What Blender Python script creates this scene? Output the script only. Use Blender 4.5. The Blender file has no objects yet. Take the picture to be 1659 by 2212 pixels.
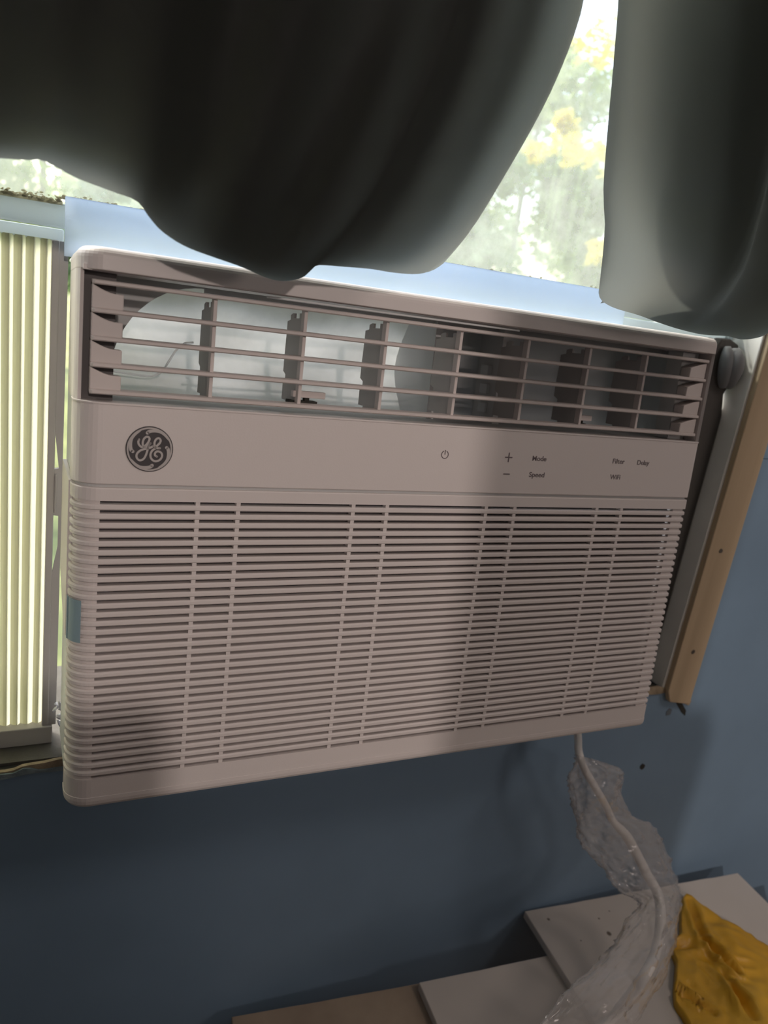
import bpy, bmesh, math, random
from mathutils import Vector, Matrix, noise
random.seed(7)
sc = bpy.context.scene
COL = sc.collection

# ------------------------------------------------------------------ camera
W2, H2, FPX = 829.5, 1106.0, 1648.85
CAM = Vector((-0.2620, -0.4343, 0.1427))
YAW, PIT, ROL = 0.46998, -0.29204, 0.15491
TILT = 0.0938
_f = Vector((math.sin(YAW)*math.cos(PIT), math.cos(YAW)*math.cos(PIT), math.sin(PIT)))
_r = Vector((math.cos(YAW), -math.sin(YAW), 0)); _u = _r.cross(_f)
RT = math.cos(ROL)*_r + math.sin(ROL)*_u
UP = -math.sin(ROL)*_r + math.cos(ROL)*_u
FW = _f
cd = bpy.data.cameras.new('camera'); cam = bpy.data.objects.new('camera', cd); COL.objects.link(cam)
m = Matrix((RT, UP, -FW)).transposed().to_4x4(); m.translation = CAM
cam.matrix_world = m
cd.sensor_fit = 'VERTICAL'; cd.sensor_height = 36.0; cd.lens = FPX/2212*36.0
cd.clip_start = 0.01; cd.clip_end = 500
cd.dof.use_dof = True; cd.dof.focus_distance = 0.50; cd.dof.aperture_fstop = 9.0
sc.camera = cam

# ------------------------------------------------------------------ sky, sun, lamps, exposure
wd = bpy.data.worlds.new('world'); sc.world = wd; wd.use_nodes = True
wn = wd.node_tree; wn.nodes.clear()
wo = wn.nodes.new('ShaderNodeOutputWorld'); bg = wn.nodes.new('ShaderNodeBackground')
sk = wn.nodes.new('ShaderNodeTexSky'); sk.sky_type = 'NISHITA'; sk.sun_disc = False
sk.sun_elevation = math.radians(50); sk.sun_rotation = math.radians(-24); sk.dust_density = 3.0; sk.air_density = 1.0
wn.links.new(sk.outputs[0], bg.inputs[0]); wn.links.new(bg.outputs[0], wo.inputs[0])
bg.inputs[1].default_value = 0.60
sd = bpy.data.lights.new('sun', 'SUN'); sd.energy = 2.6; sd.angle = math.radians(2); sd.color = (1, .95, .84)
so = bpy.data.objects.new('sun', sd); COL.objects.link(so)
so.rotation_euler = Vector((.9, -1.0, -1.7)).to_track_quat('-Z', 'Y').to_euler()      # high, in front of the window, a little from the left
def area(name, loc, target, size, power, col):
    ld = bpy.data.lights.new(name, 'AREA'); ld.energy = power; ld.color = col
    ld.shape = 'DISK'; ld.size = size
    o = bpy.data.objects.new(name, ld); COL.objects.link(o); o.location = loc
    o.rotation_euler = (Vector(target)-Vector(loc)).to_track_quat('-Z', 'Y').to_euler(); return o
area('ceiling_lamp', (1.05, -1.05, 1.36), (0.5, -.3, -0.5), 0.4, 5, (1, .84, .76))
area('room_lamp', (1.30, -2.40, 0.60), (0.1, 0, -0.1), 0.45, 4.5, (1, .84, .77))
area('doorway_lamp', (-0.35, -2.7, 0.95), (0, 0, 0), 0.09, 17, (1, .85, .775))
sc.view_settings.view_transform = 'Standard'; sc.view_settings.look = 'None'
sc.view_settings.exposure = 0.0; sc.view_settings.gamma = 1.0; sc.view_settings.use_curve_mapping = False

# ------------------------------------------------------------------ measuring helpers
def ray(x, y): return FW + RT*((x-W2)/FPX) - UP*((y-H2)/FPX)
def aty(x, y, Y):
    d = ray(x, y); return CAM + d*((Y-CAM.y)/d.y)
def atz(x, y, Z):
    d = ray(x, y); return CAM + d*((Z-CAM.z)/d.z)
ct, st = math.cos(TILT), math.sin(TILT)
def inv(p): return Vector((p[0], p[1]*ct-p[2]*st, p[1]*st+p[2]*ct))
def acl(x, y, n=0.0):
    c = inv(CAM); d = inv(ray(x, y)); return c + d*((n-c.y)/d.y)

# ------------------------------------------------------------------ materials
def mat(name, col, rough=.6, metal=0, spec=.5, trans=0, bump=0, bscale=200, var=0, vscale=8, sheen=0, tcol=None):
    M = bpy.data.materials.new(name); M.use_nodes = True; nt = M.node_tree; N = nt.nodes; L = nt.links
    b = N['Principled BSDF']; b.inputs['Base Color'].default_value = (*col, 1); b.inputs['Roughness'].default_value = rough
    b.inputs['Metallic'].default_value = metal; b.inputs['Specular IOR Level'].default_value = spec
    tc = N.new('ShaderNodeTexCoord')
    if sheen: b.inputs['Sheen Weight'].default_value = sheen; b.inputs['Sheen Roughness'].default_value = .4
    if var:
        n = N.new('ShaderNodeTexNoise'); n.inputs['Scale'].default_value = vscale; n.inputs['Detail'].default_value = 4
        L.new(tc.outputs['Object'], n.inputs['Vector'])
        r = N.new('ShaderNodeValToRGB'); r.color_ramp.elements[0].position = .35; r.color_ramp.elements[1].position = .68
        r.color_ramp.elements[0].color = (*[c*(1-var) for c in col], 1); r.color_ramp.elements[1].color = (*[min(1, c*(1+var*.6)) for c in col], 1)
        L.new(n.outputs[0], r.inputs[0]); L.new(r.outputs[0], b.inputs['Base Color'])
    if bump:
        n2 = N.new('ShaderNodeTexNoise'); n2.inputs['Scale'].default_value = bscale; n2.inputs['Detail'].default_value = 3
        L.new(tc.outputs['Object'], n2.inputs['Vector'])
        bp = N.new('ShaderNodeBump'); bp.inputs['Strength'].default_value = bump; bp.inputs['Distance'].default_value = .002
        L.new(n2.outputs[0], bp.inputs['Height']); L.new(bp.outputs[0], b.inputs['Normal'])
    if trans:
        t = N.new('ShaderNodeBsdfTranslucent'); t.inputs[0].default_value = (*(tcol or col), 1)
        mx = N.new('ShaderNodeMixShader'); mx.inputs[0].default_value = trans
        L.new(b.outputs[0], mx.inputs[1]); L.new(t.outputs[0], mx.inputs[2]); L.new(mx.outputs[0], N['Material Output'].inputs[0])
    return M
M_plastic = mat('white_plastic', (.74, .69, .675), .42, bump=.03, bscale=900)
M_louver = mat('louver_plastic', (.66, .60, .58), .5)
M_filter = mat('filter_dark', (.05, .042, .045), .8)
M_vane = mat('vane_grey', (.48, .46, .45), .6)
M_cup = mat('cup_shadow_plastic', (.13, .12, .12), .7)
M_rim = mat('foam_rim', (.9, .92, .92), .6, trans=.6, tcol=(1, 1, 1))
M_foam = mat('foam_white', (.74, .76, .76), .8, trans=.15, var=.10, vscale=60, tcol=(.86, .90, .88))
M_duct = mat('duct_grey', (.58, .59, .59), .7)
M_steel = mat('chassis_steel', (.70, .73, .74), .35, spec=.6)
M_print = mat('print_grey', (.17, .14, .15), .6)
M_badge = mat('badge_dark', (.055, .05, .055), .5)
M_badge_l = mat('badge_silver', (.50, .47, .46), .45)
M_tape = mat('blue_tape', (.29, .42, .48), .5)
M_rail = mat('rail_vinyl', (.72, .80, .92), .5, trans=.85, tcol=(.86, .92, 1.0))
M_rail2 = mat('track_vinyl', (.62, .68, .70), .5, trans=.48, tcol=(.74, .80, .82))
M_pleat = mat('pleat_vinyl', (.70, .70, .60), .5, trans=.42, tcol=(.80, .80, .58))
M_strip = mat('pleat_thin_vinyl', (.85, .85, .74), .45, trans=.66, tcol=(1, 1, .88))
M_frame = mat('panel_frame_vinyl', (.60, .58, .56), .5, trans=.12, tcol=(.7, .7, .65))
M_wall = mat('blue_wall_paint', (.205, .310, .430), .55, bump=.08, bscale=120, var=.10, vscale=5)
M_white = mat('jamb_white', (.88, .88, .84), .5, var=.10, vscale=14)
M_charcoal = mat('charcoal_foam', (.085, .08, .075), .9, bump=.2, bscale=300)
M_greyfoam = mat('grey_foam', (.20, .21, .22), .8)
M_sill = mat('weathered_sill', (.12, .115, .10), .8, bump=.3, bscale=150, var=.25, vscale=30)
M_dark = mat('dark_gap', (.035, .035, .03), .9)
M_chip = mat('flaked_paint', (.24, .31, .34), .8, bump=.5, bscale=200, var=.3, vscale=90)
M_caulk = mat('tan_plaster', (.36, .29, .20), .85, bump=.4, bscale=250, var=.35, vscale=70)
M_room = mat('room_paint', (.42, .44, .46), .8)
M_ceil = mat('ceiling_paint', (.7, .68, .65), .9)
M_floor = mat('floor_boards', (.20, .13, .08), .6, var=.3, vscale=3)
M_metal = mat('screw_metal', (.25, .23, .2), .4, metal=1)
M_cord = mat('cord_white', (.80, .78, .76), .35)
M_brownwood = mat('dark_wood', (.09, .05, .03), .6, var=.3, vscale=6)

def woodmat():
    M = bpy.data.materials.new('pine_wood'); M.use_nodes = True; N = M.node_tree.nodes; L = M.node_tree.links
    b = N['Principled BSDF']; b.inputs['Roughness'].default_value = .65
    tc = N.new('ShaderNodeTexCoord'); mp = N.new('ShaderNodeMapping'); mp.inputs['Scale'].default_value = (60, 60, 2.5)
    n = N.new('ShaderNodeTexNoise'); n.inputs['Scale'].default_value = 1.0; n.inputs['Detail'].default_value = 5
    r = N.new('ShaderNodeValToRGB'); r.color_ramp.elements[0].position = .3; r.color_ramp.elements[1].position = .75
    r.color_ramp.elements[0].color = (.44, .335, .215, 1); r.color_ramp.elements[1].color = (.60, .47, .315, 1)
    L.new(tc.outputs['Object'], mp.inputs[0]); L.new(mp.outputs[0], n.inputs['Vector']); L.new(n.outputs[0], r.inputs[0]); L.new(r.outputs[0], b.inputs['Base Color'])
    return M
M_wood = woodmat()
def boardmat(name, c0, c1, sc_, spots):
    M = bpy.data.materials.new(name); M.use_nodes = True; N = M.node_tree.nodes; L = M.node_tree.links
    b = N['Principled BSDF']; b.inputs['Roughness'].default_value = .38
    tc = N.new('ShaderNodeTexCoord'); n = N.new('ShaderNodeTexNoise'); n.inputs['Scale'].default_value = sc_; n.inputs['Detail'].default_value = 4
    r = N.new('ShaderNodeValToRGB'); r.color_ramp.elements[0].position = .35; r.color_ramp.elements[1].position = .7
    r.color_ramp.elements[0].color = (*c0, 1); r.color_ramp.elements[1].color = (*c1, 1)
    L.new(tc.outputs['Object'], n.inputs['Vector']); L.new(n.outputs[0], r.inputs[0])
    last = r.outputs[0]
    for (p, rad, c) in spots:
        d = N.new('ShaderNodeVectorMath'); d.operation = 'DISTANCE'; d.inputs[1].default_value = p
        w = N.new('ShaderNodeTexNoise'); w.inputs['Scale'].default_value = 120
        L.new(tc.outputs['Object'], w.inputs['Vector'])
        L.new(tc.outputs['Object'], d.inputs[0])
        a = N.new('ShaderNodeMath'); a.operation = 'MULTIPLY_ADD'; a.inputs[1].default_value = -rad*1.4; L.new(w.outputs[0], a.inputs[0]); L.new(d.outputs['Value'], a.inputs[2])
        mr = N.new('ShaderNodeMapRange'); mr.inputs['From Min'].default_value = 0; mr.inputs['From Max'].default_value = rad*.6
        mr.inputs['To Min'].default_value = 1; mr.inputs['To Max'].default_value = 0; L.new(a.outputs[0], mr.inputs[0])
        mx = N.new('ShaderNodeMix'); mx.data_type = 'RGBA'; mx.inputs[7].default_value = (*c, 1)
        L.new(mr.outputs[0], mx.inputs[0]); L.new(last, mx.inputs[6]); last = mx.outputs[2]
    L.new(last, b.inputs['Base Color']); return M

# ------------------------------------------------------------------ object helpers
def link(name, me, m_=None, parent=None, loc=None):
    o = bpy.data.objects.new(name, me); COL.objects.link(o)
    if m_ is not None and me is not None and not me.materials: me.materials.append(m_)
    if parent: o.parent = parent
    if loc is not None: o.location = loc
    return o
def tag(o, label=None, cat=None, group=None, kind=None):
    if label: o['label'] = label
    if cat: o['category'] = cat
    if group: o['group'] = group
    if kind: o['kind'] = kind
    return o
def empty(name, loc=(0, 0, 0), rot=(0, 0, 0)):
    o = bpy.data.objects.new(name, None); COL.objects.link(o); o.location = loc; o.rotation_euler = rot; o.empty_display_size = .05; return o
def fin(bm, name, m_, parent=None, smooth=False, loc=None, bevel=0, seg=2, origin=False):
    bmesh.ops.recalc_face_normals(bm, faces=bm.faces)
    if origin:
        c = Vector((0, 0, 0)); mn = Vector((1e9,)*3); mx = Vector((-1e9,)*3)
        for v in bm.verts:
            for i in range(3): mn[i] = min(mn[i], v.co[i]); mx[i] = max(mx[i], v.co[i])
        c = Vector(((mn.x+mx.x)/2, (mn.y+mx.y)/2, mn.z))
        for v in bm.verts: v.co -= c
        loc = c
    me = bpy.data.meshes.new(name); bm.to_mesh(me); bm.free()
    for p in me.polygons: p.use_smooth = smooth
    o = link(name, me, m_, parent, loc)
    if bevel:
        b = o.modifiers.new('bevel', 'BEVEL'); b.width = bevel; b.segments = seg; b.limit_method = 'ANGLE'; b.angle_limit = math.radians(40)
    return o
def box(bm, x0, x1, y0, y1, z0, z1):
    vs = [bm.verts.new((x, y, z)) for x in (x0, x1) for y in (y0, y1) for z in (z0, z1)]
    for f in ((0, 1, 3, 2), (4, 6, 7, 5), (0, 4, 5, 1), (2, 3, 7, 6), (0, 2, 6, 4), (1, 5, 7, 3)): bm.faces.new([vs[i] for i in f])
    return vs
def prism(bm, pts, axis, a0, a1):
    """extrude 2-D outline pts; axis 'y' -> pts are (x,z); 'x' -> (y,z); 'z' -> (x,y)"""
    def P(p, a): return {'y': (p[0], a, p[1]), 'x': (a, p[0], p[1]), 'z': (p[0], p[1], a)}[axis]
    A = [bm.verts.new(P(p, a0)) for p in pts]; B = [bm.verts.new(P(p, a1)) for p in pts]
    bm.faces.new(A); bm.faces.new(B[::-1]); n = len(pts)
    for i in range(n): bm.faces.new((A[i], A[(i+1) % n], B[(i+1) % n], B[i]))
def tube(bm, pts, rad, n=10, cap=True, rfun=None):
    pts = [Vector(p) for p in pts]; rings = []; prev = None
    for i, p in enumerate(pts):
        t = (pts[min(i+1, len(pts)-1)]-pts[max(i-1, 0)]).normalized()
        if prev is None: a = t.orthogonal().normalized()
        else: a = (prev - t*prev.dot(t)).normalized()
        prev = a; b = t.cross(a)
        ring = []
        for k in range(n):
            th = 2*math.pi*k/n; r = rfun(i, th) if rfun else (rad[i] if isinstance(rad, list) else rad)
            ring.append(bm.verts.new(p + a*math.cos(th)*r + b*math.sin(th)*r))
        rings.append(ring)
    for i in range(len(rings)-1):
        for k in range(n): bm.faces.new((rings[i][k], rings[i][(k+1) % n], rings[i+1][(k+1) % n], rings[i+1][k]))
    if cap: bm.faces.new(rings[0]); bm.faces.new(rings[-1][::-1])
    return rings
def spline(pts, n):
    """Catmull-Rom through pts, n samples per span"""
    P = [Vector(p) for p in pts]; out = []
    for i in range(len(P)-1):
        p0 = P[max(i-1, 0)]; p1 = P[i]; p2 = P[i+1]; p3 = P[min(i+2, len(P)-1)]
        for k in range(n):
            t = k/n
            out.append(.5*((2*p1)+(p2-p0)*t+(2*p0-5*p1+4*p2-p3)*t*t+(3*p1-p0-3*p2+p3)*t*t*t))
    out.append(P[-1]); return out
def resample(pts, n):
    L = [0]
    for a, b in zip(pts, pts[1:]): L.append(L[-1]+(b-a).length)
    out = []; j = 0
    for i in range(n):
        s = L[-1]*i/(n-1)
        while j < len(L)-2 and L[j+1] < s: j += 1
        d = L[j+1]-L[j]; out.append(pts[j].lerp(pts[j+1], (s-L[j])/d if d > 0 else 0))
    return out

# ================================================================== ROOM SHELL
WY = 0.07                       # face of the window wall
OX0, OZ0, OZ1 = -0.62, -0.2235, 1.15
xl_w = .5*(aty(1657.7, 752, WY-.006).x + aty(1454.6, 1459, WY-.006).x)
xr_w = .5*(aty(1631.7, 1050, WY-.006).x + aty(1493, 1501, WY-.006).x)
JX = xl_w
RX0, RX1, RY0, FZ, CZ = -1.5, 1.9, -3.0, -1.05, 1.45
bm = bmesh.new()
box(bm, RX0, OX0, WY, WY+.14, FZ, CZ)                       # left of the window
box(bm, OX0, JX, WY, WY+.14, FZ, OZ0)                       # below
box(bm, OX0, JX, WY, WY+.14, OZ1, CZ)                       # above
sz = aty(1640, 990, WY).z
box(bm, JX, RX1, WY, WY+.14, FZ, sz-.0006)                  # right, with a hairline seam
box(bm, JX, RX1, WY, WY+.14, sz+.0006, CZ)
box(bm, JX, RX1, WY+.002, WY+.01, sz-.001, sz+.001)
tag(fin(bm, 'wall_back', M_wall), 'blue painted wall around and under the window', kind='structure')
for nm, b in (('wall_left', (RX0-.1, RX0, RY0, WY+.14, FZ, CZ)), ('wall_right', (RX1, RX1+.1, RY0, WY+.14, FZ, CZ)),
              ('wall_front', (RX0-.1, RX1+.1, RY0-.1, RY0, FZ, CZ))):
    bm = bmesh.new(); box(bm, *b); tag(fin(bm, nm, M_room), kind='structure')
bm = bmesh.new(); box(bm, RX0-.1, RX1+.1, RY0-.1, WY+.14, FZ-.05, FZ); tag(fin(bm, 'floor', M_floor), kind='structure')
bm = bmesh.new(); box(bm, RX0-.1, RX1+.1, RY0-.1, WY+.6, CZ, CZ+.05); tag(fin(bm, 'ceiling', M_ceil), kind='structure')

# white jamb lining (right), raw pine strip on the wall face
bm = bmesh.new(); box(bm, JX-.004, JX, WY-.001, WY+.14, OZ0+.004, OZ1)
tag(fin(bm, 'trim_1', M_white, bevel=.001), 'white painted jamb lining inside the pine strip', kind='structure')
bm = bmesh.new()
zb = aty(1470, 1520, WY-.006).z
prism(bm, [(JX-.001, zb+.018), (JX+.006, zb+.004), (xr_w, zb-.002), (xr_w, OZ1), (JX-.001, OZ1)], 'y', WY-.007, WY-.0002)
o = tag(fin(bm, 'trim_2', M_wood, bevel=.0012), 'raw pine strip up the right side of the window', kind='structure')
for (px, py) in ((1557, 1190), (1497, 1408)):
    p = aty(px, py, WY-.007); bm = bmesh.new()
    bmesh.ops.create_cone(bm, cap_ends=True, segments=14, radius1=.0026, radius2=.0022, depth=.0012, matrix=Matrix.Translation(p) @ Matrix.Rotation(math.pi/2, 4, 'X'))
    fin(bm, 'screw', M_metal, o)
# plaster smear and crack below the strip
def blob_plate(name, pxs, Y, th, m_, parent=None):
    bm = bmesh.new(); pts = [aty(x, y, Y) for x, y in pxs]
    prism(bm, [(p.x, p.z) for p in pts], 'y', Y, Y+th); return fin(bm, name, m_, parent)
w = bpy.data.objects['wall_back']
blob_plate('plaster_smear', [(1440, 1488), (1452, 1474), (1478, 1492), (1492, 1500), (1493, 1516), (1488, 1524), (1474, 1518), (1456, 1504)], WY-.0012, .0016, M_caulk, w)
blob_plate('crack', [(1438, 1486), (1446, 1489), (1462, 1508), (1474, 1520), (1482, 1535), (1480, 1546), (1472, 1538), (1462, 1520), (1450, 1500)], WY-.0006, .001, M_dark, w)
blob_plate('wall_scuff', [(1384, 1654), (1389, 1650), (1394, 1653), (1391, 1660), (1386, 1663), (1383, 1659)], WY-.0006, .001, M_dark, w)
blob_plate('wall_scuff', [(1440, 1537), (1447, 1530), (1452, 1533), (1448, 1544), (1439, 1546)], WY-.0005, .0008, mat('scuff_grey', (.14, .17, .20), .8), w)
blob_plate('plaster_edge', [(1396, 1488), (1412, 1486), (1424, 1484), (1437, 1487), (1448, 1496), (1436, 1497), (1420, 1500), (1402, 1501)], WY-.002, .003, M_caulk, w)
blob_plate('flaked_paint', [(-40, 1680), (0, 1674), (28, 1671), (50, 1661), (66, 1660), (84, 1664), (104, 1662), (128, 1658), (150, 1656), (150, 1664), (110, 1668), (86, 1669), (60, 1673), (34, 1678), (10, 1684), (-40, 1690)], WY-.0028, .004, M_chip, w)
blob_plate('plaster_edge', [(-40, 1671), (10, 1668), (30, 1664), (48, 1656), (70, 1652), (96, 1648), (130, 1640), (150, 1640), (150, 1658), (104, 1662), (84, 1664), (66, 1662), (50, 1664), (28, 1672), (0, 1676), (-40, 1682)], WY-.0015, .003, M_caulk, w)

# window sill (weathered), dark joint
PY = 0.10
bm = bmesh.new(); zs = aty(60, 1604, PY).z
box(bm, OX0, JX-.004, WY+.008, PY+.11, OZ0-.004, zs)
tag(fin(bm, 'window_sill', M_sill), 'weathered grey-brown wooden sill left of the air conditioner', kind='structure')
bm = bmesh.new(); box(bm, OX0, JX-.004, WY+.001, WY+.008, OZ0-.01, OZ0+.001); tag(fin(bm, 'trim_3', M_dark), kind='structure')

# the window: lower rail of the raised sash, stile, glass
win = tag(empty('window_1', (0, PY+.012, .16)), 'sliding window with dirty glass above the air conditioner', kind='structure')
def wpart(name, m_, *b, bevel=.0012):
    bm = bmesh.new(); box(bm, *b)
    for v in bm.verts: v.co -= Vector((0, PY+.012, .16))
    return fin(bm, name, m_, win, bevel=bevel)
zg = aty(145, 430, .088).z
ztopL = aty(100, 434, PY).z; zmidL = aty(70, 484, PY).z; zlowL = aty(70, 511, PY).z
wpart('sash_rail', M_rail2, OX0, JX-.008, PY, PY+.004, zmidL, ztopL)
wpart('sash_rail', M_rail2, OX0, -.237, PY+.004, PY+.009, zlowL-.001, zmidL-.0004)
wpart('sash_rail', M_rail2, aty(1344, 690, .09).x+.012, JX-.0105, PY+.0045, PY+.009, zlowL-.001, zmidL-.0004)
wpart('sash_stile', M_rail2, JX-.010, JX-.004, PY+.002, PY+.03, OZ0, OZ1)
wpart('sash_stile', M_rail2, OX0, OX0+.03, PY, PY+.03, OZ0, OZ1)
Mg = bpy.data.materials.new('dirt_and_glare_glass'); Mg.use_nodes = True; N = Mg.node_tree.nodes; L = Mg.node_tree.links
N.clear(); out = N.new('ShaderNodeOutputMaterial'); tr = N.new('ShaderNodeBsdfTransparent'); tl = N.new('ShaderNodeBsdfTranslucent'); df = N.new('ShaderNodeBsdfGlossy')
df.inputs['Roughness'].default_value = .05
tr.inputs[0].default_value = (.96, .98, .96, 1); tl.inputs[0].default_value = (.86, .90, .84, 1)
tc = N.new('ShaderNodeTexCoord'); n1 = N.new('ShaderNodeTexNoise'); n1.inputs['Scale'].default_value = 26; n1.inputs['Detail'].default_value = 8; n1.inputs['Roughness'].default_value = .7
mr = N.new('ShaderNodeMapRange'); mr.inputs['From Min'].default_value = .35; mr.inputs['From Max'].default_value = .7; mr.inputs['To Min'].default_value = .22; mr.inputs['To Max'].default_value = .38  # dirt amount, raised to carry the washed-out lens glare as well
mx = N.new('ShaderNodeMixShader'); mx2 = N.new('ShaderNodeMixShader'); mx2.inputs[0].default_value = .03
L.new(tc.outputs['Object'], n1.inputs['Vector']); L.new(n1.outputs[0], mr.inputs[0]); L.new(mr.outputs[0], mx.inputs[0])
L.new(tr.outputs[0], mx.inputs[1]); L.new(tl.outputs[0], mx.inputs[2]); L.new(mx.outputs[0], mx2.inputs[1]); L.new(df.outputs[0], mx2.inputs[2]); L.new(mx2.outputs[0], out.inputs[0])
bm = bmesh.new()
vs = [bm.verts.new(p) for p in ((OX0+.03, .004, ztopL-.16-.003), (JX-.010, .004, ztopL-.16-.003), (JX-.010, .004, OZ1-.16), (OX0+.03, .004, OZ1-.16))]
bm.faces.new(vs); fin(bm, 'glass_pane', Mg, win)
# crust of moss and grit along the foot of the glass
bm = bmesh.new(); rs = random.Random(3)
for i in range(1900):
    x = rs.uniform(-.36, JX-.012) if i % 2 else rs.uniform(-.36, -.14); s = rs.uniform(.0003, .0009)
    z = ztopL + abs(rs.gauss(0, .0017))
    if x > -.24: z = zg + abs(rs.gauss(0, .0010)); 
    bmesh.ops.create_icosphere(bm, subdivisions=1, radius=s, matrix=Matrix.Translation((x, PY-.001+rs.uniform(-.002, .002)-(PY+.012), z-.16)) @ Matrix.Diagonal((1.6, .6, .8, 1)))
box(bm, -.40, -.2385, -.0125, -.0085, ztopL-.16-.001, ztopL-.16+.0012)
tag(fin(bm, 'moss_crust', mat('moss_grit', (.50, .48, .38), .9, var=.5, vscale=400, trans=.6, tcol=(.7, .68, .55)), win), kind='stuff')

# ================================================================== AIR CONDITIONER
AC = empty('window_air_conditioner', (0, 0, 0), (-TILT, 0, 0))
tag(AC, 'white window air conditioner with open top louvers and a wide slatted lower grille', 'air conditioner')
HW, ZT, ZB = .2345, .1385, -.1945
PITCH = .0053933; RL = .015
def acpath(off=0, xa=-HW, xb=HW, yback=.022, n=9):
    """front path seen from above, offset inwards by off; list of (x,y,nx,ny)"""
    P = [(-HW+off, yback, -1, 0)]
    for i in range(n+1):
        a = math.pi - (math.pi/2)*i/n      # from -x to front
        nx, ny = math.cos(a), -math.sin(a)
        P.append((-HW+RL+nx*(RL-off), RL+ny*(RL-off), nx, ny))
    r = .004
    for i in range(4):
        a = math.pi/2*(1-i/3)
        nx, ny = math.cos(a), -math.sin(a)
        P.append((HW-r+nx*(r-off), r+ny*(r-off), nx, ny))
    P.append((HW-off, yback, 1, 0))
    return P
def sweep(bm, path, prof, close_ends=True):
    """prof: ring of (z, depth) around the section"""
    rings = []
    for (x, y, nx, ny) in path:
        rings.append([bm.verts.new((x-nx*d, y-ny*d, z)) for z, d in prof])
    n = len(prof)
    for a, b in zip(rings, rings[1:]):
        for k in range(n): bm.faces.new((a[k], a[(k+1) % n], b[(k+1) % n], b[k]))
    if close_ends: bm.faces.new(rings[0]); bm.faces.new(rings[-1][::-1])
def bandprof(z0, z1, r0=0, r1=0, th=.003, steps=4):
    P = [(z0, th)]
    if r0:
        for i in range(steps+1):
            a = math.pi/2*i/steps; P.append((z0+r0-r0*math.cos(a), r0-r0*math.sin(a)))
    else: P.append((z0, 0))
    if r1:
        for i in range(steps+1):
            a = math.pi/2*(1-i/steps); P.append((z1-r1+r1*math.cos(a), r1-r1*math.sin(a)))
    else: P.append((z1, 0))
    P.append((z1, th)); return P
def acpart(name, m_, fn, parent=AC, smooth=False, bevel=0, loc=None):
    bm = bmesh.new(); fn(bm); return fin(bm, name, m_, parent, smooth=smooth, bevel=bevel, loc=loc)

# lower grille frame: band above slots, band below, recessed ends
zs0 = .00115; zs1 = -32*PITCH-.00115
def f(bm):
    sweep(bm, acpath(), bandprof(zs0, .0088, 0, .0008, .004))
    prof = bandprof(ZB, ZB+.0085, .006, 0, .008)
    sweep(bm, acpath(), prof)
    sweep(bm, acpath(.0003), bandprof(ZB+.0085, zs1, 0, 0, .006))
    # recessed ends of the grille behind the slats
    pl = [p for p in acpath(.0019)]
    nL = [i for i, p in enumerate(pl) if p[0] < -.215]
    left = pl[:len(nL)] + [(-.2200, .0019, 0, -1)]
    sweep(bm, left, bandprof(zs1, zs0, 0, 0, .003))
    right = [(.2205, .0019, 0, -1)] + pl[len(nL):]
    sweep(bm, right, bandprof(zs1, zs0, 0, 0, .003))
acpart('grille_frame', M_plastic, f, smooth=False)
# slats
bm = bmesh.new(); hh = (PITCH-.0021)/2
sweep(bm, acpath(yback=.018), [(-hh, .0056), (-hh, .0007), (-hh+.0007, 0), (hh-.0009, 0), (hh, .0009), (hh, .0056)])
bmesh.ops.recalc_face_normals(bm, faces=bm.faces); sl = bpy.data.meshes.new('slat'); bm.to_mesh(sl); bm.free(); sl.materials.append(M_plastic)
for k in range(32): link('slat', sl, None, AC, (0, 0, -(k+.5)*PITCH))
# upright ribs of the grille
bm = bmesh.new(); box(bm, -.0013, .0013, .0006, .005, zs1-.0005, zs0+.0005); bmesh.ops.recalc_face_normals(bm, faces=bm.faces)
rb = bpy.data.meshes.new('rib'); bm.to_mesh(rb); bm.free(); rb.materials.append(M_plastic)
for u in (.1647, .1401, .0637, .0392):
    for s in (-1, 1): link('rib', rb, None, AC, (s*u, 0, 0))
acpart('air_filter', M_filter, lambda bm: box(bm, -.2225, .2225, .0098, .012, zs1-.003, zs0+.003))
# control panel and outlet frame
zc0, zc1 = .0106, .0567
acpart('control_panel', M_plastic, lambda bm: (sweep(bm, acpath(), bandprof(zc0, zc1-.0012, .0008, 0, .004)),
                                                  sweep(bm, acpath(-.0004), bandprof(zc1-.0012, zc1, .0003, .0003, .012))))
acpart('seam', M_duct, lambda bm: sweep(bm, acpath(.0022), bandprof(.0086, .0108, 0, 0, .002)))
def f(bm):
    sweep(bm, acpath(yback=.06), bandprof(.1262, ZT, .0006, .006, .010, 6))
    full = acpath(yback=.06)
    left = [p for p in full if p[0] < -.2322]; 
    sweep(bm, left, bandprof(zc1, .1262, 0, 0, .0022))
    right = full[-4:]
    sweep(bm, right, bandprof(zc1, .1262, 0, 0, .0022))
    # reveal of the outlet: floor, roof
    box(bm, -.2315, .2300, .004, .030, .1258, .1285)
acpart('outlet_frame', M_plastic, f)
acpart('outlet_floor', M_duct, lambda bm: box(bm, -.2315, .2300, .012, .060, .0535, .0560))
acpart('outlet_trim', M_steel, lambda bm: box(bm, -.13, .05, .006, .009, .1236, .1249), bevel=.0004)
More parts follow.
